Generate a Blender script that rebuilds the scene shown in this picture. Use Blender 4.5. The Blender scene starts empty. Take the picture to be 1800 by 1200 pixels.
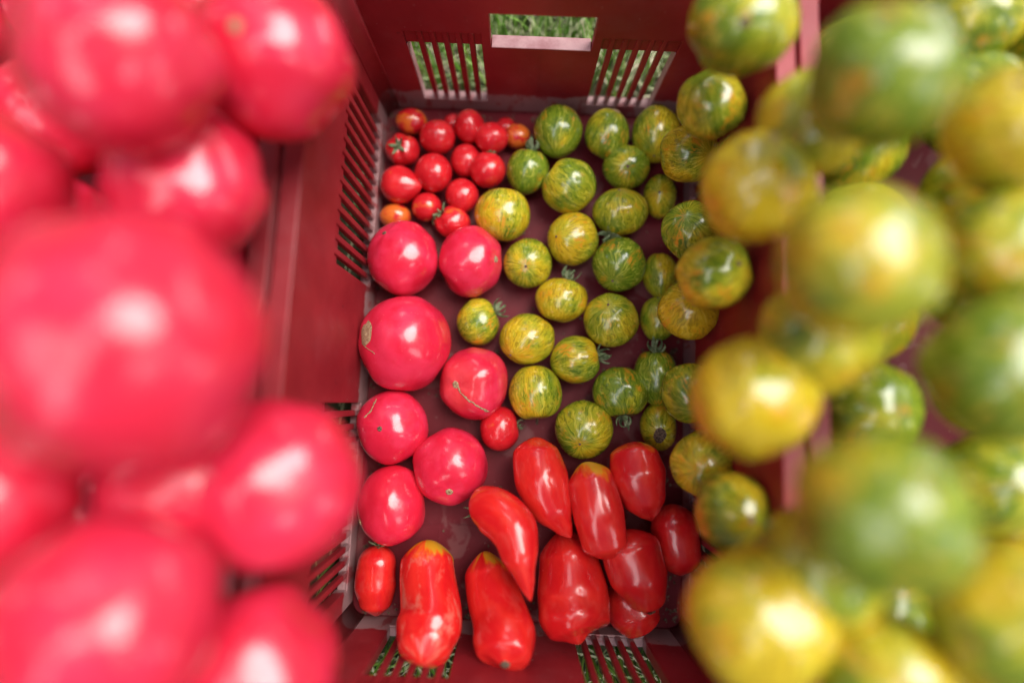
import bpy, bmesh, math, random
from mathutils import Vector, Matrix, noise
random.seed(7)
R = math.radians
SC = bpy.context.scene
COL = SC.collection

# ------------------------------------------------------------------ camera, sky, sun, exposure
F = 950.0                 # focal length in photo pixels (1800 wide)
CAM_H = 0.60              # metres above the crate floor
TILT = math.atan(115 / F)
cam_d = bpy.data.cameras.new('camera'); cam = bpy.data.objects.new('camera', cam_d); COL.objects.link(cam)
cam.location = (0, 0, CAM_H); cam.rotation_euler = (TILT, 0, 0)
cam_d.sensor_width = 36; cam_d.lens = 36 * F / 1800; cam_d.clip_start = 0.01; cam_d.clip_end = 200
cam_d.dof.use_dof = True; cam_d.dof.focus_distance = 0.535; cam_d.dof.aperture_fstop = 0.70
SC.camera = cam
SUN_EL, SUN_AZ = 62, 58   # azimuth measured from +Y (top of the picture) towards +X (right)
w = bpy.data.worlds.new('World'); SC.world = w; w.use_nodes = True
wn = w.node_tree.nodes; wl = w.node_tree.links
sky = wn.new('ShaderNodeTexSky'); sky.sky_type = 'NISHITA'; sky.sun_disc = False
sky.sun_elevation = R(SUN_EL); sky.sun_rotation = R(SUN_AZ); sky.air_density = 1.6; sky.dust_density = 5.0; sky.ozone_density = 0.6

ADDED_CLOUD_SHIFT = (1, 4, 6)
# bright cloud added over the whole sky, shifted to give fruit a second highlight
tc = wn.new('ShaderNodeTexCoord'); cn = wn.new('ShaderNodeTexNoise'); cn.inputs['Scale'].default_value = 2.1; cn.inputs['Detail'].default_value = 4; cn.inputs['Roughness'].default_value = .45
cr_ = wn.new('ShaderNodeMapRange'); cr_.interpolation_type = 'SMOOTHSTEP'; cr_.inputs[1].default_value = .56; cr_.inputs[2].default_value = .61
cmap = wn.new('ShaderNodeMapping'); cmap.inputs['Location'].default_value = ADDED_CLOUD_SHIFT; wl.new(tc.outputs['Generated'], cmap.inputs[0]); wl.new(cmap.outputs[0], cn.inputs['Vector']); wl.new(cn.outputs['Fac'], cr_.inputs[0])
cm = wn.new('ShaderNodeMix'); cm.data_type = 'RGBA'; cm.inputs[7].default_value = (70, 70, 72, 1)
wl.new(cr_.outputs[0], cm.inputs[0]); wl.new(sky.outputs[0], cm.inputs[6]); wl.new(cm.outputs[2], wn['Background'].inputs[0])
wn['Background'].inputs[1].default_value = 0.05
sd = bpy.data.lights.new('sun', 'SUN'); sd.energy = 3.3; sd.angle = R(38); sd.color = (1, .96, .9)
sun = bpy.data.objects.new('sun', sd); COL.objects.link(sun)
sdir = Vector((math.sin(R(SUN_AZ)) * math.cos(R(SUN_EL)), math.cos(R(SUN_AZ)) * math.cos(R(SUN_EL)), math.sin(R(SUN_EL))))
sun.rotation_euler = sdir.to_track_quat('Z', 'Y').to_euler(); sun.location = (1, 1, 3)
SC.view_settings.view_transform = 'Standard'; SC.view_settings.look = 'None'
SC.view_settings.exposure = 0.17; SC.view_settings.gamma = 1
SC.cycles.max_bounces = 8

# ------------------------------------------------------------------ helpers
def at(px, py, h):
    """point on the horizontal plane at height h seen at photo pixel (px, py)"""
    d = Vector(((px - 900) / F, (600 - py) / F, -1.0))
    d = Matrix.Rotation(TILT, 3, 'X') @ d
    k = (h - CAM_H) / d.z
    return Vector((d.x * k, d.y * k, h))

def depth_of(p):
    return (CAM_H - p.z) * math.cos(TILT) + p.y * math.sin(TILT)

def tag(o, label=None, cat=None, group=None, kind=None):
    if label: o['label'] = label
    if cat: o['category'] = cat
    if group: o['group'] = group
    if kind: o['kind'] = kind
    return o

def link_mesh(name, verts, faces, mat, parent=None, smooth=True):
    me = bpy.data.meshes.new(name); me.from_pydata([tuple(v) for v in verts], [], faces); me.update()
    if smooth: me.polygons.foreach_set('use_smooth', [True] * len(me.polygons))
    if mat: me.materials.append(mat)
    o = bpy.data.objects.new(name, me); COL.objects.link(o)
    if parent: o.parent = parent
    return o

# ------------------------------------------------------------------ materials
class NT:
    def __init__(s, name):
        s.m = bpy.data.materials.new(name); s.m.use_nodes = True
        s.n = s.m.node_tree.nodes; s.l = s.m.node_tree.links; s.p = s.n['Principled BSDF']
    def node(s, t, **kw):
        x = s.n.new(t)
        for k, v in kw.items(): setattr(x, k, v)
        return x
    def put(s, sock, v):
        if isinstance(v, bpy.types.NodeSocket): s.l.new(v, sock)
        elif isinstance(v, tuple) and len(v) == 3 and sock.type == 'RGBA': sock.default_value = (*v, 1)
        else: sock.default_value = v
    def math(s, op, a, b=0.0, c=None, clamp=False):
        x = s.node('ShaderNodeMath', operation=op, use_clamp=clamp); s.put(x.inputs[0], a); s.put(x.inputs[1], b)
        if c is not None: s.put(x.inputs[2], c)
        return x.outputs[0]
    def vmath(s, op, a, b=None):
        x = s.node('ShaderNodeVectorMath', operation=op); s.put(x.inputs[0], a)
        if b is not None: s.put(x.inputs[1], b)
        return x.outputs[0]
    def sep(s, v):
        x = s.node('ShaderNodeSeparateXYZ'); s.put(x.inputs[0], v); return x.outputs
    def comb(s, a, b, c):
        x = s.node('ShaderNodeCombineXYZ')
        for i, v in enumerate((a, b, c)): s.put(x.inputs[i], v)
        return x.outputs[0]
    def noise(s, vec, scale, detail=2, rough=.5, dist=0.0):
        x = s.node('ShaderNodeTexNoise'); s.put(x.inputs['Vector'], vec); x.inputs['Scale'].default_value = scale
        x.inputs['Detail'].default_value = detail; x.inputs['Roughness'].default_value = rough; x.inputs['Distortion'].default_value = dist
        return x.outputs['Fac']
    def step(s, v, a, b):
        x = s.node('ShaderNodeMapRange', interpolation_type='SMOOTHSTEP'); s.put(x.inputs[0], v)
        s.put(x.inputs[1], a); s.put(x.inputs[2], b)
        return x.outputs[0]
    def mix(s, f, a, b, mode='MIX'):
        x = s.node('ShaderNodeMix', data_type='RGBA', blend_type=mode); s.put(x.inputs[0], f); s.put(x.inputs[6], a); s.put(x.inputs[7], b)
        return x.outputs[2]
    def bump(s, h, strength, dist=.001):
        x = s.node('ShaderNodeBump'); s.put(x.inputs['Height'], h); x.inputs['Strength'].default_value = strength; x.inputs['Distance'].default_value = dist
        s.l.new(x.outputs[0], s.p.inputs['Normal'])
    def set(s, **kw):
        for k, v in kw.items(): s.put(s.p.inputs[k.replace('_', ' ')], v)
    def attr(s, name, typ='GEOMETRY'):
        x = s.node('ShaderNodeAttribute', attribute_name=name, attribute_type=typ); return x
    def obj(s): return s.node('ShaderNodeTexCoord').outputs['Object']

def skin_base(t, rough=.22, sss=.08, spec=.5):
    t.set(Roughness=rough, Subsurface_Weight=sss, Subsurface_Scale=.003, Coat_Weight=.6, Coat_Roughness=.13)
    t.p.inputs['Subsurface Radius'].default_value = (1.0, .35, .15)
    t.p.inputs['IOR'].default_value = 1.46

def fruit_vec(t):
    co = t.attr('fruit_co').outputs['Vector']
    sd = t.attr('seed', 'OBJECT').outputs['Fac']
    tint = t.attr('tint', 'OBJECT').outputs['Fac']
    off = t.comb(sd, t.math('MULTIPLY', sd, 1.7), t.math('MULTIPLY', sd, -2.3))
    return co, t.vmath('ADD', co, off), tint

def m_pink():
    t = NT('pink_tomato_skin'); skin_base(t, .2)
    co, cv, tint = fruit_vec(t)
    n = t.noise(cv, 1.6, 3); z = t.sep(co)[2]
    c = t.mix(t.step(n, .35, .7), (.65, .015, .048), (.73, .034, .090))
    c = t.mix(t.math('MULTIPLY', t.step(z, .55, 1.0), .45), c, (.80, .09, .07))
    c = t.mix(t.math('MULTIPLY', t.step(t.noise(t.vmath('MULTIPLY', cv, (5, 5, 1.2)), 1.0, 4), .52, .7), .35), c, (.62, .012, .035))
    specks = t.step(t.noise(cv, 46, 1, .4), .72, .78)
    c = t.mix(t.math('MULTIPLY', specks, .45), c, (.85, .28, .25))
    c = t.mix(tint, c, (.72, .015, .035))
    t.set(Base_Color=c, Roughness=t.math('ADD', .16, t.math('MULTIPLY', t.noise(cv, 3, 3), .14)))
    t.bump(t.math('ADD', t.noise(cv, 5, 3), t.math('MULTIPLY', t.noise(cv, 60, 2), .04)), .18)
    return t.m

def m_red(name, lo, hi, blush):
    t = NT(name); skin_base(t, .2)
    co, cv, tint = fruit_vec(t)
    n = t.noise(cv, 1.3, 3)
    c = t.mix(t.step(n, .35, .68), lo, hi)
    b = t.step(t.math('ADD', t.noise(cv, 1.3, 2), t.math('MULTIPLY', tint, .30)), .66, .84)
    c = t.mix(t.math('MULTIPLY', b, .85), c, blush)
    dust = t.step(t.noise(cv, 38, 1, .4), .73, .78)
    c = t.mix(t.math('MULTIPLY', dust, .5), c, (.75, .35, .28))
    t.set(Base_Color=c, Roughness=t.math('ADD', .13, t.math('MULTIPLY', t.noise(cv, 3, 3), .14)))
    t.bump(t.noise(cv, 4, 3), .2)
    return t.m

def m_plum():
    t = NT('plum_tomato_skin'); skin_base(t, .2)
    co, cv, tint = fruit_vec(t)
    al = t.attr('along').outputs['Fac']; x, y, z = t.sep(co)
    n = t.noise(cv, 1.5, 3)
    c = t.mix(t.step(n, .35, .68), (.62, .010, .013), (.74, .026, .019))
    sh = t.math('ADD', t.math('SUBTRACT', .11, al), t.math('MULTIPLY', t.math('SUBTRACT', t.noise(cv, 1.7, 3), .47), .5))
    sh = t.math('ADD', sh, t.math('MULTIPLY', x, -.06))
    f = t.math('MULTIPLY', t.step(sh, -.03, .10), tint)
    c = t.mix(t.math('MINIMUM', t.math('MULTIPLY', f, 1.6), 1.0), c, (.78, .17, .012))
    c = t.mix(t.math('MULTIPLY', t.step(f, .5, 1), .8), c, (.60, .36, .02))
    dust = t.step(t.noise(cv, 2.2, 6, .65), .50, .66); dusty = t.attr('dusty', 'OBJECT').outputs['Fac']
    c = t.mix(t.math('MULTIPLY', dust, t.math('ADD', .10, t.math('MULTIPLY', dusty, .45))), c, (.62, .22, .16))
    t.set(Base_Color=c, Roughness=t.math('ADD', .13, t.math('MULTIPLY', t.noise(cv, 4, 4), .2)))
    t.bump(t.math('ADD', t.noise(cv, 3, 3), t.math('MULTIPLY', t.noise(cv, 40, 2), .05)), .3)
    return t.m

def m_zebra():
    t = NT('striped_tomato_skin'); skin_base(t, .2, .08)
    co, cv, tint = fruit_vec(t)
    warp = t.noise(cv, 2.2, 2)
    x, y, z = t.sep(co)
    ln = t.math('SQRT', t.math('ADD', t.math('MULTIPLY', x, x), t.math('ADD', t.math('MULTIPLY', y, y), .004)))
    w2 = t.math('MULTIPLY', t.math('SUBTRACT', warp, .5), .55)
    ux = t.math('ADD', t.math('DIVIDE', x, ln), w2); uy = t.math('ADD', t.math('DIVIDE', y, ln), w2)
    sd = t.attr('seed', 'OBJECT').outputs['Fac']
    zz = t.math('ADD', z, sd)
    def az(k, kz, det, rough=.6, dist=.3): return t.noise(t.comb(t.math('MULTIPLY', ux, k), t.math('MULTIPLY', uy, k), t.math('MULTIPLY', zz, kz)), 1.0, det, rough, dist)
    flame = az(4.5, 1.3, 3, .55, .2); streak = az(9, 1.6, 4, .62, .35); dash = az(15, 3.2, 3, .6, .4)
    big = t.noise(cv, 1.05, 1)
    k = t.math('ADD', t.math('ADD', big, t.math('MULTIPLY', t.math('SUBTRACT', tint, .42), .66)), t.math('MULTIPLY', t.math('SUBTRACT', flame, .5), .35))       # high = green
    c = t.mix(t.step(k, .30, .52), (.62, .44, .016), (.42, .41, .022))
    c = t.mix(t.step(k, .46, .72), c, (.17, .25, .015))
    lights = t.mix(t.step(k, .4, .7), (.74, .58, .05), (.44, .47, .06))
    darks = t.mix(t.step(k, .3, .65), (.34, .24, .014), (.075, .145, .010))
    c = t.mix(t.math('MULTIPLY', t.step(streak, .55, .61), .8), c, lights)
    c = t.mix(t.math('MULTIPLY', t.step(streak, .455, .40), .8), c, darks)
    c = t.mix(t.math('MULTIPLY', t.step(dash, .59, .64), .65), c, darks)
    og = t.step(t.noise(t.vmath('ADD', cv, (7.0, 3.0, 1.0)), 1.5, 2), .52, .68)
    c = t.mix(t.math('MULTIPLY', t.math('MULTIPLY', og, t.step(streak, .47, .56)), .7), c, (.68, .24, .012))
    t.set(Base_Color=c, Roughness=t.math('ADD', .14, t.math('MULTIPLY', t.noise(cv, 3, 3), .16)))
    t.bump(t.math('ADD', t.noise(cv, 4, 3), t.math('MULTIPLY', dash, .06)), .22)
    return t.m

def m_simple(name, a, b, scale=60, rough=.7, bump=.4, stretch=None):
    t = NT(name); v = t.obj()
    n = t.noise(v, scale, 4, .6)
    t.set(Base_Color=t.mix(t.step(n, .35, .65), a, b), Roughness=rough); t.bump(n, bump, .0006)
    return t.m

def m_crate(name, wear_sheen=0.0):
    t = NT(name); v = t.node('ShaderNodeTexCoord').outputs['Object']
    geo = t.node('ShaderNodeNewGeometry'); P = geo.outputs['Position']
    x, y, z = t.sep(P)
    n = t.noise(P, 9, 5, .6); n2 = t.noise(P, 45, 4, .65)
    c = t.mix(t.step(n, .35, .7), (.23, .011, .018), (.34, .024, .033))
    edge = t.math('ADD', z, t.math('MULTIPLY', t.math('SUBTRACT', t.noise(P, 24, 5, .6), .5), .030))
    band = t.math('MULTIPLY', t.step(edge, .036, .032), t.math('SUBTRACT', 1.0, t.math('MULTIPLY', t.step(t.noise(t.vmath('MULTIPLY', P, (1, 1, .35)), 60, 4, .6), .54, .62), .75)))
    band = t.math('MULTIPLY', band, t.step(z, .0015, .006))
    c = t.mix(t.math('MULTIPLY', band, .85), c, (.36, .22, .225))
    film = t.step(t.noise(P, 14, 6, .7), .48, .75)
    c = t.mix(t.math('MULTIPLY', film, .2), c, (.30, .13, .14))
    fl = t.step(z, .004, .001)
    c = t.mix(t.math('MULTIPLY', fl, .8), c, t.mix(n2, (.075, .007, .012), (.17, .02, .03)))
    stain = t.math('MULTIPLY', fl, t.step(t.noise(P, 19, 4, .55, .8), .56, .62))
    c = t.mix(t.math('MULTIPLY', stain, .5), c, (.24, .10, .10))
    sp = t.step(t.noise(P, 330, 1), .76, .8)
    c = t.mix(t.math('MULTIPLY', sp, .6), c, (.42, .26, .24))
    dk = t.step(t.noise(P, 120, 3, .6), .66, .74)
    c = t.mix(t.math('MULTIPLY', dk, .4), c, (.06, .01, .012))
    if wear_sheen: c = t.mix(wear_sheen, c, t.mix(t.step(n2, .3, .7), (.42, .20, .22), (.66, .42, .43)))  # pale mix: wear and sky sheen put into the colour
    t.set(Base_Color=c, Roughness=t.math('ADD', .36, t.math('MULTIPLY', n2, .22)), Specular_IOR_Level=t.math('SUBTRACT', .45, t.math('MULTIPLY', fl, .3)))
    t.bump(t.math('ADD', n2, t.math('MULTIPLY', n, .6)), .15, .0008)
    return t.m

PINK = m_pink()
RED = m_red('small_red_tomato_skin', (.56, .010, .018), (.68, .020, .028), (.70, .17, .02))
PLUM = m_plum()
ZEBRA = m_zebra()
CRATE = m_crate('crate_plastic'); WEAR_SHEEN = m_crate('wear_sheen_crate_plastic', .8)  # second one is paler, with wear and painted sky sheen
SEPAL = m_simple('dried_green_sepal', (.07, .12, .04), (.24, .28, .16), 300, .75)
SCAR = m_simple('cork_scar', (.20, .11, .055), (.48, .34, .20), 700, .85, .8)
DARKSCAR = m_simple('dark_cork_scar', (.035, .022, .018), (.22, .14, .09), 600, .9, .8)
SOIL = m_simple('grassy_soil', (.03, .045, .015), (.11, .10, .055), 60, .95, 1.0)

# ------------------------------------------------------------------ crate
CW, CL, CH = .346, .566, .200      # inner floor width, length, wall height
DRAFT = .012 / .2

def grid_solid(ub, vb, filled, w0, w1, fn):
    """a slab over the cells (ub x vb) that filled() keeps, between w0 and w1, with real openings"""
    V = {}; verts = []; faces = []
    def vid(i, j, k):
        if (i, j, k) not in V:
            V[(i, j, k)] = len(verts); verts.append(fn(ub[i], vb[j], (w0, w1)[k]))
        return V[(i, j, k)]
    nu, nv = len(ub) - 1, len(vb) - 1
    fl = lambda i, j: 0 <= i < nu and 0 <= j < nv and filled((ub[i] + ub[i+1]) / 2, (vb[j] + vb[j+1]) / 2)
    for i in range(nu):
        for j in range(nv):
            if not fl(i, j): continue
            faces.append([vid(i, j, 0), vid(i+1, j, 0), vid(i+1, j+1, 0), vid(i, j+1, 0)])
            faces.append([vid(i, j, 1), vid(i, j+1, 1), vid(i+1, j+1, 1), vid(i+1, j, 1)])
            if not fl(i-1, j): faces.append([vid(i, j, 0), vid(i, j+1, 0), vid(i, j+1, 1), vid(i, j, 1)])
            if not fl(i+1, j): faces.append([vid(i+1, j, 0), vid(i+1, j, 1), vid(i+1, j+1, 1), vid(i+1, j+1, 0)])
            if not fl(i, j-1): faces.append([vid(i, j, 0), vid(i, j, 1), vid(i+1, j, 1), vid(i+1, j, 0)])
            if not fl(i, j+1): faces.append([vid(i, j+1, 0), vid(i+1, j+1, 0), vid(i+1, j+1, 1), vid(i, j+1, 1)])
    return verts, faces

def fix(o, bevel=.0007):
    bm = bmesh.new(); bm.from_mesh(o.data); bmesh.ops.recalc_face_normals(bm, faces=bm.faces); bm.to_mesh(o.data); bm.free()
    if bevel:
        b = o.modifiers.new('bevel', 'BEVEL'); b.width = bevel; b.segments = 2; b.limit_method = 'ANGLE'; b.angle_limit = R(40)
    return o

def make_crate(name):
    nw = 0
    root = bpy.data.objects.new(name, None); COL.objects.link(root)
    def wallmaps():
        hx, hy = CW / 2, CL / 2
        yield 'end_wall', hx, lambda u, v, w: Vector((u * (1 + DRAFT * v / hx), hy + DRAFT * v + w, v))
        yield 'end_wall', hx, lambda u, v, w: Vector((-u * (1 + DRAFT * v / hx), -hy - DRAFT * v - w, v))
        yield 'side_wall', hy, lambda u, v, w: Vector((-hx - DRAFT * v - w, u * (1 + DRAFT * v / hy), v))
        yield 'side_wall', hy, lambda u, v, w: Vector((hx + DRAFT * v + w, -u * (1 + DRAFT * v / hy), v))
    for nm, half, fn in wallmaps():
        nw += 1; lipmat = WEAR_SHEEN if nw == 1 else CRATE
        end = nm == 'end_wall'
        if end: g0, g1, pitch, hole = .056, .128, .0124, (.0475, .107, .149) if nw == 1 else (.050, .124, .160)
        else: g0, g1, pitch, hole = .062, .252, .0136, (.050, .130, .168)
        v0, v1, v2 = .022, .107 if end else .112, .124
        bars = []
        n = round((g1 - g0) / pitch)
        pt = (g1 - g0) / n
        for k in range(n):
            a = g0 + k * pt
            if k < n - 1: bars.append((a + pt * .56, a + pt))
        ing = lambda u: g0 < abs(u) < g1
        ub = sorted({-half, half, -g1, -g0, g0, g1, -hole[0], hole[0]}); 
        def shut(u, v, top):
            if ing(u) and v0 < v < top: return False
            if end and abs(u) < hole[0] and hole[1] < v < hole[2]: return False
            return True
        vb = sorted({0, v0, v1, v2, hole[1], hole[2], .1945})
        V, Fc = grid_solid(ub, vb, lambda u, v: shut(u, v, v2), 0, .0022, fn)
        inner = fix(link_mesh(nm, V, Fc, CRATE, root, False))
        ubo = sorted({-half - .010 if end else -half, half + .010 if end else half, -g1, -g0, g0, g1, -hole[0], hole[0]})
        V, Fc = grid_solid(ubo, vb, lambda u, v: shut(u, v, v1), .0024, .0105, fn)
        fix(link_mesh('outer_rib', V, Fc, CRATE, inner, False))
        # bars between the openings, front face flush, each one a piece
        for s in (-1, 1):
            for a, b in bars:
                c0, c1 = sorted((s * a, s * b))
                V, Fc = grid_solid([c0, c1], [v0 - .0005, v2 + .0005], lambda u, v: True, .0004, .0064, fn)
                fix(link_mesh('bar', V, Fc, CRATE, inner, False), .0011)
        # hand hole lip, wear and sky sheen in its colour, and the seam rib under it
        if end: V, Fc = grid_solid([-hole[0] + .0006, hole[0] - .0006], [hole[1] + .0002, hole[1] + .0016], lambda u, v: True, -.0008, .0125, fn)
        if end: fix(link_mesh('handle_lip', V, Fc, lipmat, inner, False), .0006)
        for s in (-1, 1):
            c0, c1 = sorted((s * (g1 - .0001), s * (g1 - .0012)))
            V, Fc = grid_solid([c0, c1], [v0 + .0005, v1 - .0005], lambda u, v: True, .0006, .0118, fn)
            fix(link_mesh('slot_edge', V, Fc, lipmat, inner, False), .0004)  # slot side; on the back wall grazing sheen is put into its colour
        if end:
            V, Fc = grid_solid([-.0006, .0002], [.001, hole[1] - .001], lambda u, v: True, -.0005, .0002, fn)
            link_mesh('mould_seam', V, Fc, CRATE, inner, False)
    # corner fillets
    for sx in (-1, 1):
        for sy in (-1, 1):
            vs = []; N = 8; r = .014
            for k, h in enumerate((.0005, .1945)):
                cx = sx * (CW / 2 + DRAFT * h); cy = sy * (CL / 2 + DRAFT * h)
                for i in range(N + 1):
                    a = math.pi / 2 * i / N
                    vs.append((cx - sx * (r - r * math.sin(a)) - sx * .0001, cy - sy * (r - r * math.cos(a)) - sy * .0001, h))
                vs.append((cx + sx * .003, cy + sy * .003, h))
            M = N + 2; fs = [[i, (i + 1) % M, M + (i + 1) % M, M + i] for i in range(M)] + [list(range(M)), list(range(M, 2 * M))]
            o = link_mesh('corner_post', vs, fs, CRATE, root); fix(o, 0)
    # floor with low ribs, and the rim flange
    fl = []; ff = []
    def box(x0, x1, y0, y1, z0, z1, V, Fc):
        b = len(V)
        V += [(x, y, z) for z in (z0, z1) for x, y in ((x0, y0), (x1, y0), (x1, y1), (x0, y1))]
        Fc += [[b+0, b+3, b+2, b+1], [b+4, b+5, b+6, b+7]] + [[b+i, b+(i+1) % 4, b+4+(i+1) % 4, b+4+i] for i in range(4)]
    box(-CW/2 - .002, CW/2 + .002, -CL/2 - .002, CL/2 + .002, -.004, -.0003, fl, ff)
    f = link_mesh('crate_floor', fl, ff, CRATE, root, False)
    for k in range(1, 6):
        V, Fc = [], []; y = -CL/2 + k * CL / 6; box(-CW/2 + .01, CW/2 - .01, y - .0009, y + .0009, -.0002, .0007, V, Fc)
        link_mesh('floor_rib', V, Fc, CRATE, f, False)
    for k in range(1, 4):
        V, Fc = [], []; x = -CW/2 + k * CW / 4; box(x - .0009, x + .0009, -CL/2 + .01, CL/2 - .01, -.00015, .0005, V, Fc)
        link_mesh('floor_rib', V, Fc, CRATE, f, False)
    rx, ry = CW/2 + DRAFT*.195, CL/2 + DRAFT*.195
    def ring(a, b, z0, z1):
        V = []
        for z in (z0, z1):
            for d in (a, b): V += [(-rx-d, -ry-d, z), (rx+d, -ry-d, z), (rx+d, ry+d, z), (-rx-d, ry+d, z)]
        Fc = []
        for i in range(4):
            j = (i + 1) % 4
            Fc += [[i, j, 4+j, 4+i], [8+i, 12+i, 12+j, 8+j], [i, 8+i, 8+j, j], [4+i, 4+j, 12+j, 12+i]]
        return V, Fc
    V, Fc = ring(-.0006, .0155, .1948, .200)
    rim = fix(link_mesh('rim', V, Fc, CRATE, root, False), .0012)
    V, Fc = ring(.0130, .0158, .176, .1946)
    fix(link_mesh('rim_lip', V, Fc, CRATE, rim, False), .0006)
    return root

crate = make_crate('harvest_crate')
tag(crate, 'dark red plastic harvest crate in the middle, its floor spread with mixed tomatoes', 'crate', 'red harvest crates')
YAW = R(-2.4)
crate.location = (.0165, .0595, 0); crate.rotation_euler = (0, 0, YAW)

def copy_tree(o, parent=None):
    c = o.copy(); COL.objects.link(c)
    if parent: c.parent = parent
    for ch in list(o.children):
        copy_tree(ch, c)
    return c
STEP = .404
left_crate = copy_tree(crate); right_crate = copy_tree(crate)
ax = Vector((math.cos(YAW), math.sin(YAW), 0))
left_crate.location = crate.location - ax * STEP
right_crate.location = crate.location + ax * STEP
left_crate['label'] = 'dark red plastic crate on the left, heaped above its rim with big pink tomatoes'
right_crate['label'] = 'dark red plastic crate on the right, heaped above its rim with green and yellow tomatoes'

# ------------------------------------------------------------------ fruit
def orient(stem):
    s = Vector(stem).normalized()
    q = s.to_track_quat('Z', 'Y')
    return q.to_matrix()

SEG, RNG = 48, 32
def make_round(name, mat, c, rad, stem=(0, 0, -1), lobes=5, amp=.02, dimple=.12, point=0.0, bumpy=.015, spin=None, tint=.5, cleft=0.0, dome=1.0):
    """tomato: radii rad (world x, y, z), stem direction, lobed shoulders, stem dimple, pointed tip"""
    seed = random.uniform(0, 40); spin = random.uniform(0, 6.28) if spin is None else spin
    M = orient(stem) @ Matrix.Rotation(spin, 3, 'Z')
    verts = []; unit = []
    def P(th, ph):
        u = Vector((math.sin(th) * math.cos(ph), math.sin(th) * math.sin(ph), math.cos(th)))
        w = math.sin(th)
        sh = max(0, math.cos(th)) ** .7 if th < math.pi / 2 else 0
        lob = amp * (math.cos(lobes * ph + seed) + .5 * math.cos((lobes + 2) * ph + 2 * seed)) * w * (.25 + .75 * sh + .2 * max(0, -math.cos(th)))
        r = 1 + lob
        if cleft:
            dd = (ph - 1.0 + math.pi) % (2 * math.pi) - math.pi
            r -= cleft * math.exp(-(dd / .22) ** 2) * w ** .6 * (math.exp(-((th - .9) / .7) ** 2))
        p = u * r
        p.z *= 1 - dimple * math.exp(-(th / .42) ** 2) * (1.0) 
        p.z -= (.035 if point == 0 else 0) * -math.exp(-((math.pi - th) / .3) ** 2) * 1.0
        if point > 0:
            k = max(0, (th - math.pi / 2) / (math.pi / 2))
            p.z -= point * k ** 2.2
            p.x *= 1 - .35 * point * k; p.y *= 1 - .35 * point * k
        nn = noise.noise(u * 1.4 + Vector((seed, 0, 0))) * bumpy * 1.6 + noise.noise(u * 3.4 + Vector((0, seed, 0))) * bumpy * .5
        p *= 1 + nn
        q = M @ p
        return Vector((q.x * rad[0], q.y * rad[1], q.z * rad[2])), u
    for i in range(1, RNG):
        th = math.pi * i / RNG
        for j in range(SEG):
            p, u = P(th, 2 * math.pi * j / SEG); verts.append(p); unit.append(u)
    p, u = P(.0001, 0); verts.append(p); unit.append(u)
    p, u = P(math.pi - .0001, 0); verts.append(p); unit.append(u)
    faces = []
    for i in range(RNG - 2):
        for j in range(SEG):
            a, b = i * SEG + j, i * SEG + (j + 1) % SEG
            faces.append([a, a + SEG, b + SEG, b])
    T = len(verts) - 2
    faces += [[T, j, (j + 1) % SEG] for j in range(SEG)]
    L = (RNG - 2) * SEG
    faces += [[T + 1, L + (j + 1) % SEG, L + j] for j in range(SEG)]
    o = link_mesh(name, verts, faces, mat)
    a = o.data.attributes.new('fruit_co', 'FLOAT_VECTOR', 'POINT')
    a.data.foreach_set('vector', [x for u in unit for x in u])
    o.location = c; o['seed'] = seed; o['tint'] = tint
    def surf(d):
        """surface point and normal (in the fruit's own space) in world direction d"""
        q = M.transposed() @ Vector((d[0], d[1], d[2])).normalized()
        th = math.acos(max(-1, min(1, q.z))); ph = math.atan2(q.y, q.x)
        p = P(th, ph)[0]
        e = .04
        p1 = P(min(math.pi, th + e), ph)[0] - P(max(0.0, th - e), ph)[0]; p2 = P(th, ph + e / max(.1, math.sin(th)))[0] - P(th, ph - e / max(.1, math.sin(th)))[0]
        n = p1.cross(p2)
        if n.length < 1e-9: n = p.copy()
        n.normalize()
        if n.dot(p) < 0: n = -n
        return p, n
    return o, surf

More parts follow.
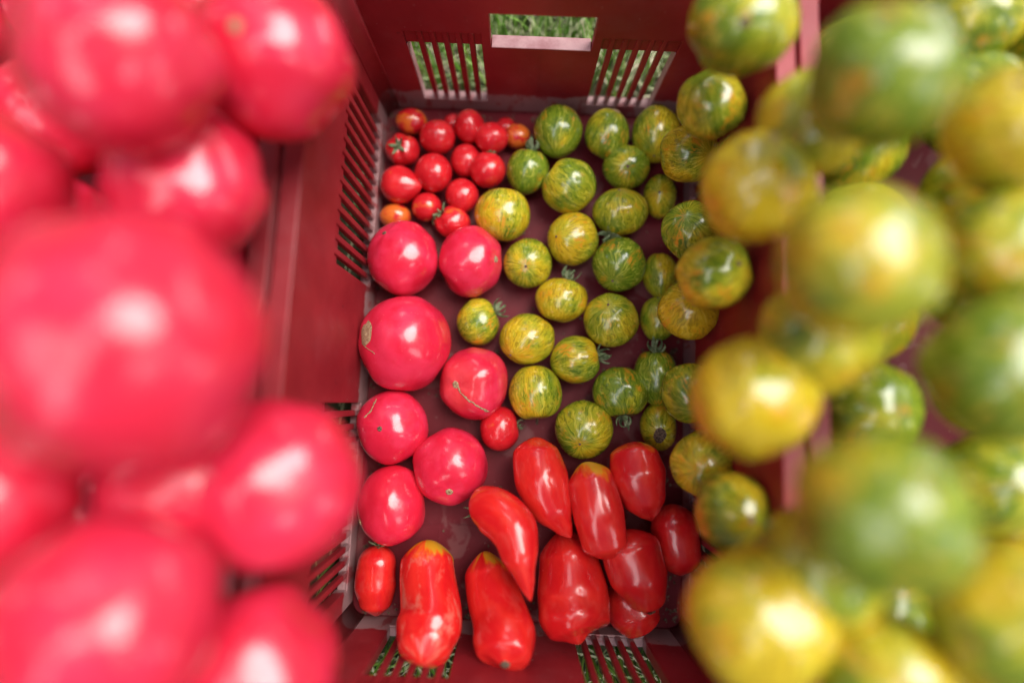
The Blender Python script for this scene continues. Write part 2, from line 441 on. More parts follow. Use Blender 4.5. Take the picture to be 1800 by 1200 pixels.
def make_long(name, path, rad, mat=None, h=None, flat=.92, lobes=3, amp=.03, bumpy=.03, tint=1.0, tip='round', lobe_end=.0, phase=0.0):
    """plum tomato: path = world points stem to tip, rad = [(t, radius)]"""
    seed = random.uniform(0, 40); NR, NS = 56, 40
    pts = [Vector(p) for p in path]; c = sum(pts, Vector()) / len(pts)
    pts = [p - c for p in pts]
    def cr(t):
        n = len(pts) - 1; s = min(max(t, 0), .9999) * n; i = int(s); f = s - i
        g = lambda k: pts[k] if 0 <= k <= n else (pts[0] * 2 - pts[1] if k < 0 else pts[n] * 2 - pts[n-1])
        a, b, d, e = g(i-1), g(i), g(i+1), g(i+2)
        return .5 * ((2*b) + (d-a)*f + (2*a-5*b+4*d-e)*f*f + (3*b-a-3*d+e)*f**3)
    def rr(t):
        for (t0, r0), (t1, r1) in zip(rad, rad[1:]):
            if t <= t1:
                f = (t - t0) / (t1 - t0)
                f = f * f * (3 - 2 * f) * .5 + f * .5
                return r0 + (r1 - r0) * f
        return rad[-1][1]
    verts = []; unit = []; along = []
    rmax = max(r for _, r in rad)
    for i in range(NR + 1):
        u01 = i / NR
        t = (1 - math.cos(math.pi * u01)) / 2 
        capa = max(0, 1 - (1 - min(1, t / .20)) ** 2.2) ** .5; capb = max(0, 1 - (1 - min(1, (1 - t) / (.20 if tip == 'round' else .05))) ** 2.2) ** .5
        r = rr(t) * capa * capb
        r = max(r, .0004)
        p = cr(t); tg = (cr(min(1, t + .02)) - cr(max(0, t - .02))).normalized()
        side = tg.cross(Vector((0, 0, 1))).normalized(); up = side.cross(tg).normalized()
        for j in range(NS):
            a = 2 * math.pi * j / NS
            d = side * math.cos(a) + up * math.sin(a)
            lw = (.35 + .65 * abs(t - .45) * 2)
            lb = 1 + amp * math.cos(lobes * a + phase) * lw + lobe_end * math.cos(lobes * a + phase) * max(0, t - .7) / .3
            nn = 1 + noise.noise(d * 1.1 + Vector((seed, t * 3.2, 0))) * bumpy * 2 + noise.noise(d * 2.2 + Vector((seed, t * 5, 3))) * bumpy * .4
            q = p + (side * math.cos(a) + up * math.sin(a) * flat) * r * lb * nn
            verts.append(q); unit.append(Vector((math.cos(a), math.sin(a), 2.4 * (.5 - t)))); along.append(t)
    verts.append(cr(0) + (cr(.0) - cr(.03)) * .0); unit.append(Vector((0, 0, 1.2))); along.append(0)
    verts.append(cr(1)); unit.append(Vector((0, 0, -1.2))); along.append(1)
    faces = []
    for i in range(NR):
        for j in range(NS):
            a, b = i * NS + j, i * NS + (j + 1) % NS
            faces.append([a, b, b + NS, a + NS])
    T = len(verts) - 2
    faces += [[T, (j + 1) % NS, j] for j in range(NS)]; L = NR * NS
    faces += [[T + 1, L + j, L + (j + 1) % NS] for j in range(NS)]
    o = link_mesh(name, verts, faces, mat or PLUM); fix(o, 0)
    a = o.data.attributes.new('fruit_co', 'FLOAT_VECTOR', 'POINT'); a.data.foreach_set('vector', [x for u in unit for x in u])
    a = o.data.attributes.new('along', 'FLOAT', 'POINT'); a.data.foreach_set('value', along)
    o.location = c; o['seed'] = seed; o['tint'] = tint
    return o, cr(0), (cr(0) - cr(.06)).normalized(), cr(1), (cr(1) - cr(.94)).normalized()

def sepal_mesh(L, wd, lift, curl, twist):
    V = []; N = 7; p = Vector((0, 0, 0)); a = lift
    for i in range(N + 1):
        t = i / N
        ww = wd * (math.sin(math.pi * min(1, .25 + t * .75)) ** .8) * (1 - t * .35) + .00012
        n = Vector((-math.sin(a), 0, math.cos(a))); y = Vector((0, 1, 0)); tw = twist * t
        s = y * math.cos(tw) + n * math.sin(tw)
        V += [p - s * ww + n * ww * .35, p - n * .0002, p + s * ww + n * ww * .35]
        p = p + Vector((math.cos(a), 0, math.sin(a))) * (L / N); a += curl / N
    Fc = []
    for i in range(N):
        for k in range(2):
            b = i * 3 + k; Fc.append([b, b + 1, b + 4, b + 3])
    return V, Fc

def add_calyx(fruit, pos, nrm, size, n=5, lift=.25, curl=1.2, stem=.5, mat=None):
    mat = mat or SEPAL
    M = nrm.to_track_quat('Z', 'Y').to_matrix()
    V = []; Fc = []; K = 10
    prof = [(0.16, -.05), (.17, .03), (.085, .09)]
    bend = Vector((random.uniform(-.3, .3), random.uniform(-.3, .3), 0)) * size * stem
    for k in range(3): prof.append((.07, .09 + stem * (k + 1) / 3))
    for q, (r, z) in enumerate(prof):
        for j in range(K):
            a = 2 * math.pi * j / K; f = max(0, q - 2) / 3
            V.append(M @ (Vector((r * math.cos(a), r * math.sin(a), z)) * size + bend * f * f) + pos)
    for q in range(len(prof) - 1):
        for j in range(K):
            a, b = q * K + j, q * K + (j + 1) % K; Fc.append([a, b, b + K, a + K])
    Fc.append([(len(prof) - 1) * K + j for j in range(K)])
    core = link_mesh('calyx', V, Fc, mat, fruit)
    a0 = random.uniform(0, 6)
    for k in range(n):
        V, Fc = sepal_mesh(size * random.uniform(.8, 1.15), size * .18, lift + random.uniform(-.2, .25), curl * random.uniform(.4, 1.5), random.uniform(-1.2, 1.2))
        a = a0 + 2 * math.pi * (k + random.uniform(-.15, .15)) / n
        Z = Matrix.Rotation(a, 3, 'Z')
        V = [M @ (Z @ (v + Vector((size * .1, 0, size * .03)))) + pos for v in V]
        s = link_mesh('sepal', V, Fc, mat, core)
        m = s.modifiers.new('solid', 'SOLIDIFY'); m.thickness = .0004
    return core

def add_scar(fruit, surf, d, size, mat=None, name='cork_scar', aspect=1.0, ang=0.0):
    """irregular corky disc lying on the skin in direction d"""
    mat = mat or SCAR
    p, n = surf(d); M = n.to_track_quat('Z', 'Y').to_matrix()
    V = [p + n * size * .10]; K = 18; Fc = []; rings = 4
    for i in range(1, rings + 1):
        for j in range(K):
            a = 2 * math.pi * j / K
            f = i / rings
            rr = size * f * (1 + (.18 * noise.noise(Vector((math.cos(a) * 2, math.sin(a) * 2, size * 900))) if i > 1 else 0) + random.uniform(-.05, .05) * (i == rings))
            q = M @ Vector((rr * math.cos(a) * aspect, rr * math.sin(a), 0))
            sp, sn = surf(p + q)
            V.append(sp + sn * (.00035 + .0005 * math.sin(f * math.pi) + random.uniform(0, .0002)) * (1 if i < rings else -.3))
    Fc += [[0, 1 + j, 1 + (j + 1) % K] for j in range(K)]
    for i in range(rings - 1):
        for j in range(K):
            a, b = 1 + i * K + j, 1 + i * K + (j + 1) % K; Fc.append([a, a + K, b + K, b])
    o = link_mesh(name, V, Fc, mat, fruit); fix(o, 0)
    return o

def add_crack(fruit, surf, dirs, wd, mat=None, name='cork_line'):
    V = []; Fc = []; N = 26
    P = [Vector(d).normalized() for d in dirs]
    for i in range(N + 1):
        t = i / N * (len(P) - 1); k = min(int(t), len(P) - 2); f = t - k
        d = P[k].lerp(P[k + 1], f)
        d2 = P[k].lerp(P[k + 1], min(1, f + .05))
        p, n = surf(d); q, _ = surf(d2 + (P[k+1] - P[k]) * .05)
        s = (q - p).cross(n).normalized()
        ww = wd * (.35 + 1.0 * abs(noise.noise(Vector((i * .9, wd * 5000, 0))))) * (1 if 0 < i < N else .2)
        jit = s * wd * .8 * noise.noise(Vector((i * .7, 5, wd * 3000)))
        V += [p + s * ww + jit + n * .0001, p + jit + n * .0006, p - s * ww + jit + n * .0001]
    for i in range(N):
        for k in range(2):
            b = i * 3 + k; Fc.append([b, b + 1, b + 4, b + 3])
    return link_mesh(name, V, Fc, mat or SCAR, fruit)

def spec(px, py, rx, ry, base=0.0, squash=.9, stretch=True):
    """centre and radii of a fruit from its outline in the photo, resting at height base"""
    r = rx / 1600
    for _ in range(6):
        rz = (rx + ry) / 2 * r / rx * squash
        c = at(px, py, base + rz); d = depth_of(c)
        r = rx * d / F
    vy = (600 - py) / F; vx = (px - 900) / F
    k = math.sqrt(1 + vy * vy)
    rX = rx * d / F / math.sqrt(1 + vx * vx); rY = ry * d / F / k
    rz = (rX + rY) / 2 * squash
    return c, (rX, rY, rz)

def pdir(dx, dy, rx, ry, back=False):
    """direction on the fruit of a mark seen dx, dy photo pixels from its centre"""
    x, y = dx / rx, -dy / ry; q = x * x + y * y
    if q < .97: z = math.sqrt(1 - q)
    else: z = 0.05; 
    if back: z = -.3
    return Vector((x, y, z)).normalized()

# --- small red tomatoes -------------------------------------------------------
G_RED = 'small red tomatoes in the back left corner'
reds = [
 # px, py, rx, ry, base, stem, lobes, amp, point, tint, label, calyx
 (723,214,28,24,.004,(-.3,.3,-.9),4,.015,0,.75,'small red tomato with an orange blush, alone in the back left corner of the crate',None),
 (769,241,32,32,.006,(.2,.3,-.8),4,.02,0,.0,'plain red tomato just right of and below the corner one, no stalk showing',None),
 (825,222,27,32,.006,(.1,-.2,-.9),4,.02,.12,.0,'taller narrow red tomato against the back wall, highest of the red ones',None),
 (864,243,30,29,.010,(.1,.2,-.9),4,.02,0,.0,'smooth red tomato raised behind the one wearing a star stalk',None),
 (909,240,24,23,.000,(.3,.3,-.5),4,.02,0,1.0,'small orange-blotched red tomato beside the dark green striped tomato',None),
 (708,264,31,29,.003,None,5,.075,0,.1,'ribbed red tomato with its green star stalk facing up, by the left wall',(-4,4)),
 (762,304,33,36,.005,(.0,-.1,-.9),4,.018,0,.0,'round red tomato in the centre of the small red cluster',None),
 (819,283,27,31,.000,(.1,.4,-.8),4,.02,0,.0,'dark red tomato tucked low between its neighbours in the cluster',None),
 (857,299,32,33,.006,None,4,.02,0,.0,'bright red tomato with a star stalk standing on its top edge',(5,-34)),
 (702,325,34,35,.003,(-.9,.2,-.3),4,.015,.35,.0,'heart-shaped red tomato with its point to the right, by the left wall',None),
 (812,344,29,31,.003,(.2,.4,-.8),4,.02,0,.0,'small red tomato speckled with dust, above the two with dried stalks',None),
 (750,364,26,26,.003,None,4,.02,0,.35,'orange-red tomato with a dried stalk at its lower right',(18,21)),
 (695,381,28,22,.000,(-.2,.2,-.9),4,.02,0,.95,'small orange-tinged red tomato lying on the wall side above the big pink one',None),
 (795,391,32,28,.003,None,6,.05,0,.1,'ribbed red tomato half behind the second big pink one, stalk at its upper left',(-20,-14)),
 (796,217,16,18,.000,(0,0,-1),4,.02,0,.0,'sliver of a red tomato low between the corner group and the tall one',None),
 (889,224,18,18,.000,(0,0,-1),4,.02,0,.0,'sliver of a red tomato against the back wall behind the raised one',None),
 (879,753,36,40,.000,None,4,.02,0,.0,'single small red tomato between pink, striped and plum tomatoes, mid crate',(36,-6)),
]
for (px,py,rx,ry,base,stem,lo,am,pt,ti,lab,cal) in reds:
    c, rad = spec(px, py, rx, ry, base)
    st = stem if stem else pdir(cal[0], cal[1], rx, ry)
    o, surf = make_round('red_tomato', RED, c, rad, st, lo, am, .14 if cal else .08, pt, .014, tint=ti)
    tag(o, lab, 'tomato', G_RED)
    if cal:
        p, n = surf(st); add_calyx(o, p * .97, n, .0125 if px != 879 else .009, 5 + (px % 2), .1, random.uniform(.8, 1.6), .45)

# --- big pink tomatoes in the middle crate -------------------------------------
G_PINK = 'big pink tomatoes in the middle crate'
pinks = [
 (709,454,63,67,'big pink tomato by the left wall, just under the small red ones',(-.35,.55,.75),None),
 (827,460,56,64,'big pink tomato with a small star scar on its right side',(46,3),None),
 (712,602,82,85,'largest pink tomato of the middle crate, square cork patch at its left edge',(-62,-12),None),
 (834,673,61,64,'pink tomato with a curved stitched cork line across its lower half',(-28,8),None),
 (690,749,64,65,'pink tomato on the left with a pale scratch and a small brown dot',(-9,2),None),
 (792,818,66,68,'smooth pink tomato with a small cork dot near its lower rim',(3,38),None),
 (688,888,61,71,'pink tomato by the left wall, lowest one, above the plum tomatoes',(-50,22),None),
]
for k, (px,py,rx,ry,lab,mk,_) in enumerate(pinks):
    c, rad = spec(px, py, rx, ry, .0, .86)
    d = Vector(mk).normalized() if len(mk) == 3 else pdir(mk[0], mk[1], rx, ry)
    o, surf = make_round('pink_tomato', PINK, c, rad, -d if k != 3 else d, random.choice((3, 4, 5)), .04, .10, 0, .034, tint=[.0,.05,0,.1,.0,.1,.35][k])
    tag(o, lab, 'tomato', G_PINK)
    if k == 0: add_scar(o, surf, pdir(-26, -32, rx, ry), .0022, DARKSCAR)
    if k == 1:
        add_scar(o, surf, d, .0028, SCAR)
        for a in range(5):
            e = Vector((math.cos(a * 1.26 + .5), math.sin(a * 1.26 + .5), .2)) * .10; add_crack(o, surf, [d, d + e], .0006)
    if k == 2:
        add_scar(o, surf, pdir(-60, -10, rx, ry), .0105, SCAR, aspect=1.1)
        add_crack(o, surf, [pdir(-70, 5, rx, ry), pdir(-45, 22, rx, ry), pdir(-40, 26, rx, ry)], .0006)
    if k == 3:
        add_crack(o, surf, [pdir(-28, 6, rx, ry), pdir(-24, 18, rx, ry), pdir(0, 34, rx, ry), pdir(26, 47, rx, ry)], .0015)
        add_scar(o, surf, pdir(-29, 5, rx, ry), .003, SCAR)
    if k == 4:
        add_scar(o, surf, pdir(-9, 2, rx, ry), .0022, DARKSCAR)
        add_crack(o, surf, [pdir(-22, -48, rx, ry), pdir(-28, -28, rx, ry), pdir(-40, -16, rx, ry)], .0016)
    if k == 5: add_scar(o, surf, d, .0034, SCAR)
    if k == 6: add_scar(o, surf, d, .0025, SCAR); 

# --- striped tomatoes in the middle crate --------------------------------------
G_ZEB = 'striped green and yellow tomatoes in the middle crate'
zebras = [
 # px, py, rx, ry, base, tint(1 green), stem / calyx, cleft, label
 (981,231,43,49,.004,.72,(.1,.9,-.2),0,'tall dark green striped tomato with a yellow left flank, against the back wall',None),
 (1067,237,40,47,.002,.60,'scar',0,'dull green tomato with a round tan scar on its top, against the back wall',(15,-34)),
 (1153,236,43,54,.002,.42,(.2,.8,-.3),0,'yellow-green striped tomato in the back right, half cut by the crate wall side',None),
 (928,300,38,42,.001,.85,'cal',0,'small dark green tomato between the red cluster and the tall striped one',(8,-39)),
 (1001,327,48,50,.006,.50,(-.7,.6,.1),.16,'kidney-shaped striped tomato with a cleft at its upper left',None),
 (1101,295,42,40,.002,.60,(.1,.3,-.9),0,'plain yellowish green tomato below the one with the tan scar',None),
 (1160,345,30,40,.000,.45,(.3,.1,-.9),0,'olive striped tomato at the right, above two dusty floor patches',None),
 (884,377,49,50,.002,.34,(.1,.95,.15),0,'large orange and green striped tomato just right of the small red cluster',None),
 (1090,373,49,43,.006,.40,(.1,-.7,-.6),0,'wide yellow-green striped tomato with a curled green stalk under it',(-20,42)),
 (1007,420,45,48,.002,.28,(.6,.1,-.7),0,'bright yellow-topped striped tomato in the centre column',None),
 (928,463,43,44,.002,.46,(.1,.3,-.9),0,'brown-streaked striped tomato touching the second big pink one',None),
 (1088,465,48,49,.002,.92,(.3,.6,-.5),0,'vivid green finely veined tomato, greenest of the centre right',None),
 (1161,483,32,40,.000,.38,(.1,.9,-.2),0,'yellow striped tomato at the right edge beside the vivid green one',None),
 (987,527,46,40,.002,.20,'cal',0,'orange-yellow striped tomato with a dry stalk standing behind it',(12,-38)),
 (841,566,38,42,.000,.46,'cal',0,'plain olive tomato with its curly stalk on the right, beside the largest pink one',(35,-20)),
 (927,596,49,45,.002,.26,(.5,.6,-.5),0,'broad yellow dashed tomato right of the olive one',None),
 (1074,563,49,48,.004,.46,(.2,-.4,-.8),0,'olive-yellow striped tomato with a pale patch on its upper right',None),
 (1157,560,33,40,.000,.42,(.1,-.7,-.4),0,'yellow and green tomato at the right edge, above the dried stalk',None),
 (1013,632,44,43,.004,.38,'cal',0,'yellow-green tomato with a papery stalk at its right',(43,-8)),
 (941,691,47,51,.002,.42,(.1,-.95,.1),0,'striped tomato with meridians meeting at its orange lower end',None),
 (1090,690,51,47,.004,.78,'cal',0,'green tomato with an orange streaked underside and a dry tail',(4,46)),
 (1153,660,40,50,.002,.88,'cal',0,'deep green striped tomato at the right edge with a green stalk above',(-2,-49)),
 (1026,754,52,52,.002,.50,(.2,.4,-.8),0,'yellow-green tomato just above the pointed plum tomatoes',None),
 (1157,750,33,42,.000,.30,'scar',0,'brownish striped tomato with a big brown scar, at the right edge',(-6,12)),
]
for k, (px,py,rx,ry,base,ti,stem,cl,lab,mk) in enumerate(zebras):
    c, rad = spec(px, py, rx, ry, base, .9)
    if stem == 'scar': st = -pdir(mk[0], mk[1], rx, ry)
    elif stem == 'cal': st = pdir(mk[0], mk[1], rx, ry)
    else: st = Vector(stem)
    o, surf = make_round('striped_tomato', ZEBRA, c, rad, st, random.choice((3, 4, 5)), .022, .14, .0 if k % 3 else .06, .022, tint=ti, cleft=cl, spin=2.6 if cl else None)
    tag(o, lab, 'tomato', G_ZEB)
    if stem == 'scar': add_scar(o, surf, -st, .0058 if k == 1 else .008, SCAR if k == 1 else DARKSCAR, aspect=.8)
    elif stem != 'cal' and st.z < -.25: add_scar(o, surf, -st, random.uniform(.0011, .0018), DARKSCAR)
    if stem == 'cal' :
        p, n = surf(st); n = (n + Vector((0, 0, .5))).normalized()
        add_calyx(o, p * 1.0, n, .0175, 5, .25, random.uniform(1.4, 2.6), .7)
    elif mk and stem != 'scar':
        p, n = surf(pdir(mk[0], mk[1], rx, ry)); add_calyx(o, p, (n + Vector((0, 0, .3))).normalized(), .016, 5, .0, 1.0, .8)

# --- plum tomatoes --------------------------------------------------------------
G_PLUM = 'long red plum tomatoes at the front of the middle crate'
def plum(label, pix, rad, heights, **kw):
    path = [at(x, y, h) for (x, y), h in zip(pix, heights)]
    k = depth_of(path[len(path) // 2]) / F
    cal = kw.pop('calyx', None); sc = kw.pop('scar', None); nub = kw.pop('nub', None)
    kw.setdefault('tip', 'round')
    o, p0, d0, p1, d1 = make_long('plum_tomato', path, [(t, r * k) for t, r in rad], **kw)
    tag(o, label, 'tomato', G_PLUM)
    if cal: add_calyx(o, p0 - d0 * .001, (d0 + Vector((0, 0, .15))).normalized(), cal, 5, .1, 1.4, .5)
    if sc:
        def sf(d, o=o, p1=p1, d1=d1): return p1 + (Vector(d).normalized() - d1 * Vector(d).normalized().dot(d1)) * .0, d1
        V = []; K = 14; M = d1.to_track_quat('Z', 'Y').to_matrix()
        V.append(p1 + d1 * .0012)
        for i, (f, z) in enumerate(((.5, .0015), (1, .0004), (1.1, -.0015))):
            for j in range(K):
                a = 2 * math.pi * j / K; q = sc * f * (1 + random.uniform(-.12, .12)); V.append(p1 + M @ Vector((q * math.cos(a), q * math.sin(a), z)))
        Fc = [[0, 1 + j, 1 + (j + 1) % K] for j in range(K)]
        for i in range(2):
            for j in range(K):
                a, b = 1 + i * K + j, 1 + i * K + (j + 1) % K; Fc.append([a, a + K, b + K, b])
        link_mesh('blossom_scar', V, Fc, DARKSCAR, o)
    return o
plum('short dull red plum tomato in the front left corner, under the pink one', [(666,958),(661,1015),(662,1082)], [(0,26),(.25,33),(.6,36),(.85,29),(1,14)], [.024,.024,.022], tint=.0, calyx=.012)
plum('fat dented plum tomato with dusty bloom and yellow shoulder, front left over the slots', [(752,948),(752,1005),(758,1075),(750,1125),(742,1166)], [(0,38),(.15,49),(.35,52),(.62,57),(.85,44),(1,26)], [.036,.046,.066,.084,.104], tint=1.0, amp=.045, bumpy=.022, lobes=3)['dusty'] = 1.0
plum('plum tomato with an orange shoulder, leaning under the curved one', [(851,968),(860,1020),(880,1085),(890,1140),(888,1168)], [(0,26),(.18,42),(.4,50),(.65,54),(.85,42),(1,22)], [.032,.042,.066,.094,.106], tint=1.0, amp=.04, lobe_end=.04, bumpy=.02, scar=.004)
plum('large blocky plum tomato with a nub at its lower end, bottom centre', [(990,932),(1000,985),(1008,1050),(1010,1100),(1018,1132)], [(0,34),(.2,52),(.45,62),(.7,60),(.83,44),(.91,22),(1,14)], [.034,.040,.052,.066,.074], tint=.0, amp=.04, lobes=4, lobe_end=.0, bumpy=.02)
plum('dark plum tomato lying lowest, mostly hidden by the one with the black tip', [(1098,1020),(1115,1070),(1138,1108)], [(0,40),(.5,48),(.8,38),(1,20)], [.022,.022,.020], tint=.0)
plum('plum tomato with a black blossom tip, at the front right', [(1098,930),(1112,975),(1130,1030),(1142,1072)], [(0,36),(.25,52),(.55,52),(.8,36),(1,16)], [.054,.058,.060,.052], tint=.0, scar=.0055)
plum('plum tomato at the right edge showing only a narrow strip of its side', [(1178,885),(1190,950),(1196,1010)], [(0,30),(.3,42),(.7,40),(1,20)], [.042,.046,.040], tint=.0)
plum('teardrop plum tomato with a long taper, highest in the plum group', [(940,768),(945,810),(962,870),(985,915),(1004,944)], [(0,30),(.15,42),(.38,49),(.62,36),(.82,18),(1,5)], [.050,.054,.062,.064,.062], tint=.0, tip='sharp', amp=.035)
plum('slim plum tomato with a yellow top and a small folded nipple tip', [(1026,812),(1040,850),(1052,905),(1064,955),(1072,984)], [(0,26),(.2,42),(.5,46),(.74,42),(.86,24),(.92,12),(1,8)], [.062,.066,.070,.068,.064], tint=.9, tip='sharp', amp=.04)
plum('plump plum tomato at the right with a kinked stem end', [(1112,776),(1118,815),(1130,865),(1146,915)], [(0,30),(.2,44),(.45,50),(.75,38),(.9,24),(1,10)], [.052,.058,.060,.056], tint=.5, amp=.035)
plum('curved horn-shaped plum tomato crossing over two others, green stalk at its left', [(838,896),(866,896),(902,930),(917,985),(933,1056)], [(0,34),(.12,43),(.3,44),(.5,43),(.70,33),(.86,17),(1,4)], [.060,.074,.088,.098,.096], tint=1.0, tip='sharp', calyx=.014, amp=.035)

# ------------------------------------------------------------------ heaps of the two neighbouring crates
def heap(name, mat, px, py, z, r, label, group, stem=None, tint=.5, lobes=5, amp=.04, sq=.88, mark=None, cat='tomato'):
    c = at(px, py, z)
    st = stem or (random.uniform(-.5, .5), random.uniform(-.5, .5), -.8)
    rr = r * random.uniform(.97, 1.03)
    o, surf = make_round(name, mat, c, (rr, r, r * sq), st, lobes, amp, .12, 0, .035, tint=tint)
    tag(o, label, cat, group)
    if mark: add_scar(o, surf, mark, r * .13, SCAR)
    elif random.random() < .55:
        d = Vector((random.uniform(-.7, .7), random.uniform(-.7, .7), .8)).normalized()
        add_scar(o, surf, d, r * random.uniform(.05, .09), random.choice((SCAR, DARKSCAR)))
    return o
GL = 'big pink tomatoes heaped in the left crate'
HL = [
 (222, 600, .345, .062, 'huge pink tomato crowning the left heap, a cork patch on its left', (-.75, .05, .6)),
 (215, 110, .325, .050, 'pink tomato at the top left of the left heap, near the upper picture edge', None),
 (190, 1090, .325, .050, 'pink tomato on the left heap near the lower left corner', None),
 (482, 105, .262, .053, 'pink tomato resting on the two crate rims near the top of the picture', None),
 (484, 850, .258, .052, 'pink tomato resting on the two crate rims below mid height', None),
 (440, 1190, .262, .050, 'pink tomato on the crate rims cut off by the bottom picture edge', None),
 (-40, 880, .300, .046, 'pink tomato at the left picture edge under the huge one', None),
 (-30, 330, .300, .046, 'pink tomato at the left picture edge above the huge one', None),
 (330, 330, .262, .050, 'pink tomato low in the left heap, between the huge one and the upper ones', None),
 (330, 860, .262, .050, 'pink tomato low in the left heap, just under the huge one', None),
]
for px, py, z, r, lab, mk in HL: heap('pink_tomato', PINK, px, py, z, r, lab, GL, mark=mk, tint=random.uniform(0, .25))
GR = 'striped green and yellow tomatoes heaped in the right crate'
HR = [
 (1550, 135, .335, .037, .80, 'large green tomato on top of the right heap near the upper picture edge'),
 (1508, 460, .335, .038, .45, 'large yellow-green tomato on top of the right heap above mid height'),
 (1552, 900, .335, .038, .80, 'large green tomato on top of the right heap below mid height'),
 (1330, 330, .245, .038, .12, 'golden yellow tomato on the crate rim, upper part of the right heap'),
 (1322, 700, .250, .039, .08, 'bright yellow tomato on the crate rim at mid height'),
 (1335, 1085, .262, .042, .08, 'bright yellow tomato on the crate rim near the bottom of the picture'),
 (1305, 40, .240, .037, .60, 'yellow-green tomato on the crate rim at the top picture edge'),
 (1760, 650, .310, .038, .95, 'deep green tomato at the right picture edge, middle of the heap'),
 (1775, 230, .300, .036, .15, 'yellow tomato at the right picture edge, upper part of the heap'),
 (1770, 1090, .300, .036, .3, 'olive yellow tomato in the lower right corner of the heap'),
 (1770, 440, .290, .036, .5, 'yellow-green tomato at the right picture edge just above the deep green one'),
 (1440, 590, .262, .037, .35, 'yellow-green tomato low in the right heap, between the two central yellow ones'),
 (1440, 1000, .262, .037, .5, 'striped tomato low in the right heap, left of the lower large green one'),
 (1432, 215, .258, .036, .4, 'striped tomato low in the right heap, left of the upper large green one'),
 (1560, 1200, .270, .038, .4, 'yellow-green tomato cut by the lower picture edge, right heap'),
]
for px, py, z, r, ti, lab in HR: heap('striped_tomato', ZEBRA, px, py, z, r, lab, GR, tint=ti, lobes=4)
# lower layers that carry the heaps
ROWS = ['row nearest the bottom picture edge', 'second row from the bottom', 'third row from the bottom', 'fourth row from the bottom', 'fifth row from the bottom', 'sixth row from the bottom', 'seventh row from the bottom', 'row nearest the top picture edge']
for k, (ix, iy) in enumerate([(a, b) for a in range(3) for b in range(6)]):
    loc = left_crate.location + Matrix.Rotation(YAW, 3, 'Z') @ Vector((.120 - ix * .112, -.235 + iy * .094 + (.02 if ix % 2 else 0), .178))
    o, s = make_round('pink_tomato', PINK, loc, (.052, .046, .046), (random.uniform(-.4, .4), random.uniform(-.4, .4), -.8), 5, .022, .1, 0, .02, tint=random.uniform(0, .3))
    tag(o, 'pink tomato beneath the left heap, %s column, %s' % (['innermost', 'second', 'outermost'][ix], ROWS[iy]), 'tomato', 'lower layer of pink tomatoes in the left crate')
for k, (ix, iy) in enumerate([(a, b) for a in range(4) for b in range(8)]):
    loc = right_crate.location + Matrix.Rotation(YAW, 3, 'Z') @ Vector((-.143 + ix * .073, -.265 + iy * .072 + (.02 if ix % 2 else 0), .175 + (.03 if ix > 0 else 0)))
    o, s = make_round('striped_tomato', ZEBRA, loc, (.039, .038, .036), (random.uniform(-.4, .4), random.uniform(-.4, .4), -.8), 4, .022, .1, 0, .02, tint=random.uniform(.2, .9))
    tag(o, 'striped tomato beneath the right heap, %s column, %s' % (['innermost', 'second', 'third', 'outermost'][ix], ROWS[iy]), 'tomato', 'lower layer of striped tomatoes in the right crate')
# striped tomatoes piled against the right wall inside the middle crate
GW = 'striped tomatoes piled against the right wall of the middle crate'
HW = [
 (1212, 270, .075, .030, .3, 'yellow striped tomato piled on the right wall side near the back'),
 (1215, 405, .080, .029, .6, 'olive striped tomato piled against the right wall, upper middle'),
 (1212, 545, .078, .030, .2, 'yellow striped tomato piled against the right wall at mid height'),
 (1214, 690, .080, .029, .7, 'green striped tomato piled against the right wall, lower middle'),
 (1238, 815, .095, .030, .35, 'yellow-green striped tomato piled against the right wall above the plum tomatoes'),
 (1250, 185, .150, .030, .5, 'olive tomato one step up the right-wall pile, upper part'),
 (1255, 480, .150, .031, .4, 'yellow-green tomato one step up the right-wall pile, between two yellow rim tomatoes'),
 (1290, 900, .160, .031, .55, 'green-yellow tomato one step up the right-wall pile, beside the plum tomatoes'),
]
for px, py, z, r, ti, lab in HW: heap('striped_tomato', ZEBRA, px, py, z, r, lab, GW, tint=ti, lobes=4)

# soil crumbs and leaf bits on the crate floor
V = []; Fc = []
for k in range(420):
    u, v = random.uniform(-CW/2 + .004, CW/2 - .004), random.uniform(-CL/2 + .004, CL/2 - .004)
    if k % 3 == 0: u = random.choice((-1, 1)) * (CW/2 - abs(random.gauss(0, .012)) - .002)
    elif k % 3 == 1: v = random.choice((-1, 1)) * (CL/2 - abs(random.gauss(0, .012)) - .002)
    q = Matrix.Rotation(YAW, 3, 'Z') @ Vector((u, v, 0)) + crate.location
    r = random.uniform(.0006, .0020) * (2.2 if k % 23 == 0 else 1); b = len(V); a = random.uniform(0, 3); e = random.uniform(1, 2.6)
    for j in range(5):
        t = a + j * 1.2566; V.append((q.x + r * e * math.cos(t) * math.cos(a) - r * math.sin(t) * math.sin(a), q.y + r * e * math.cos(t) * math.sin(a) + r * math.sin(t) * math.cos(a), .0006))
    V.append((q.x, q.y, .0006 + r * .8)); Fc += [[b + j, b + (j + 1) % 5, b + 5] for j in range(5)]
db = link_mesh('debris', V, Fc, DARKSCAR, None, False); tag(db, 'dark crumbs of soil and dry leaf scattered on the crate floor', 'debris', kind='stuff')

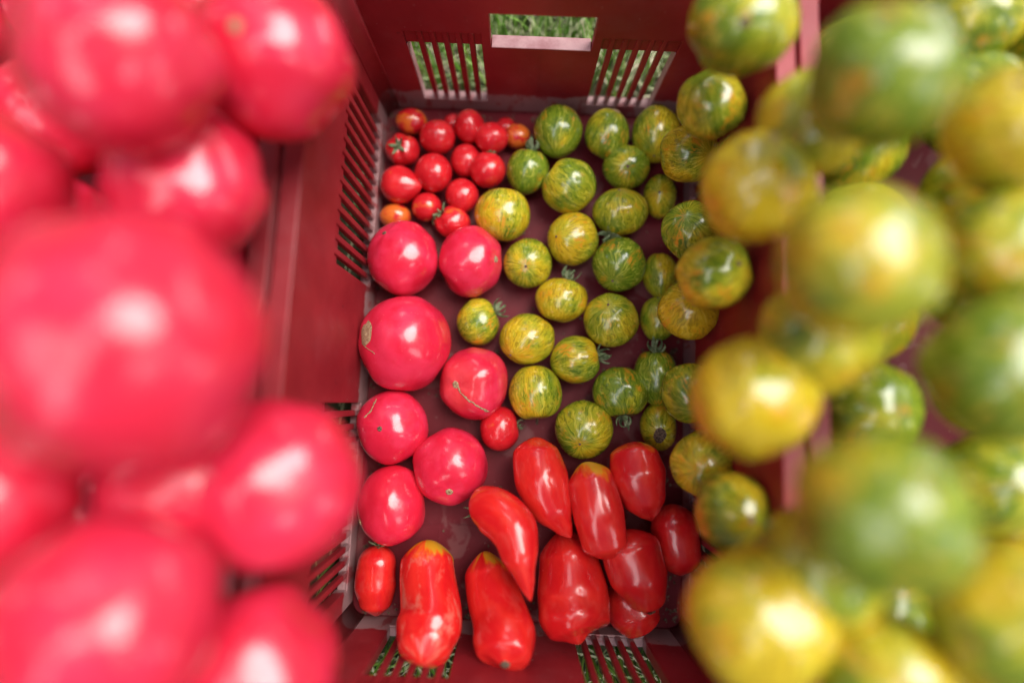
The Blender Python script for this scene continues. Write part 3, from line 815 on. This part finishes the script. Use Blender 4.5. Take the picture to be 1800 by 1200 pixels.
# ------------------------------------------------------------------ ground and grass
GZ = -.012
g = link_mesh('ground', [(-30, -30, GZ), (30, -30, GZ), (30, 30, GZ), (-30, 30, GZ)], [[0, 1, 2, 3]], SOIL, None, False); tag(g, kind='structure')
def grass_mat():
    t = NT('grass_blades'); a = t.attr('blade').outputs['Fac']
    r = t.node('ShaderNodeValToRGB'); t.put(r.inputs[0], a)
    e = r.color_ramp.elements; e[0].position = 0; e[0].color = (.06, .18, .018, 1); e[1].position = 1; e[1].color = (.62, .55, .38, 1)
    for p, c in ((.35, (.14, .34, .035, 1)), (.6, (.26, .46, .08, 1)), (.8, (.30, .38, .16, 1))):
        x = e.new(p); x.color = c
    t.set(Base_Color=r.outputs[0], Roughness=.5)
    return t.m
V = []; Fc = []; A = []
def blade(x, y, tone, a, straw=False):
    h = random.uniform(.035, .10); wd = random.uniform(.0006, .0021); lean = random.uniform(.15, 1.1)
    if straw: h *= .9; wd *= .5; lean = random.uniform(1.2, 1.5)
    d = Vector((math.cos(a), math.sin(a), 0)); s = Vector((-d.y, d.x, 0)); p = Vector((x, y, GZ + (random.uniform(0, .03) if straw else 0))); an = .1 if not straw else lean
    b = len(V); N = 4
    for i in range(N + 1):
        f = i / N; ww = wd * (1 - f * f) + .00015
        V.extend([p - s * ww, p + s * ww]); A.extend([tone, tone])
        p = p + (d * math.sin(an) + Vector((0, 0, math.cos(an)))) * h / N; an += lean / N if not straw else random.uniform(-.1, .3)
        if i < N: Fc.append([b + 2*i, b + 2*i + 1, b + 2*i + 3, b + 2*i + 2])
cx0, cy0 = crate.location.x, crate.location.y
def inside(x, y):
    for c in (crate, left_crate, right_crate):
        q = Matrix.Rotation(-YAW, 3, 'Z') @ (Vector((x, y, 0)) - Vector((c.location.x, c.location.y, 0)))
        if abs(q.x) < CW / 2 + .016 and abs(q.y) < CL / 2 + .020: return True
    return False
n = 0
while n < 46000:
    if n < 34000: x, y = random.uniform(-.45, .5), random.uniform(-.55, 1.05)
    else: x, y = random.uniform(-1.6, 1.6), random.uniform(-1.3, 1.9)
    n += 1
    if inside(x, y): continue
    ban = random.uniform(0, 6.283)
    if any(inside(x + k * math.cos(ban), y + k * math.sin(ban)) and inside(x - k * math.cos(ban), y - k * math.sin(ban)) for k in (.03, .05, .09)): continue
    if inside(x + .03 * math.cos(ban), y + .03 * math.sin(ban)) or inside(x + .05 * math.cos(ban), y + .05 * math.sin(ban)) or inside(x + .09 * math.cos(ban), y + .09 * math.sin(ban)): ban += math.pi
    st = random.random() < .36
    blade(x, y, random.uniform(.75, 1) if st else min(1, max(0, random.gauss(.46, .22))), ban, st)
gr = link_mesh('grass', V, Fc, grass_mat(), None, False); tag(gr, 'green grass mixed with dry straw around and behind the crates', 'grass', kind='stuff')
at_ = gr.data.attributes.new('blade', 'FLOAT', 'POINT'); at_.data.foreach_set('value', A)
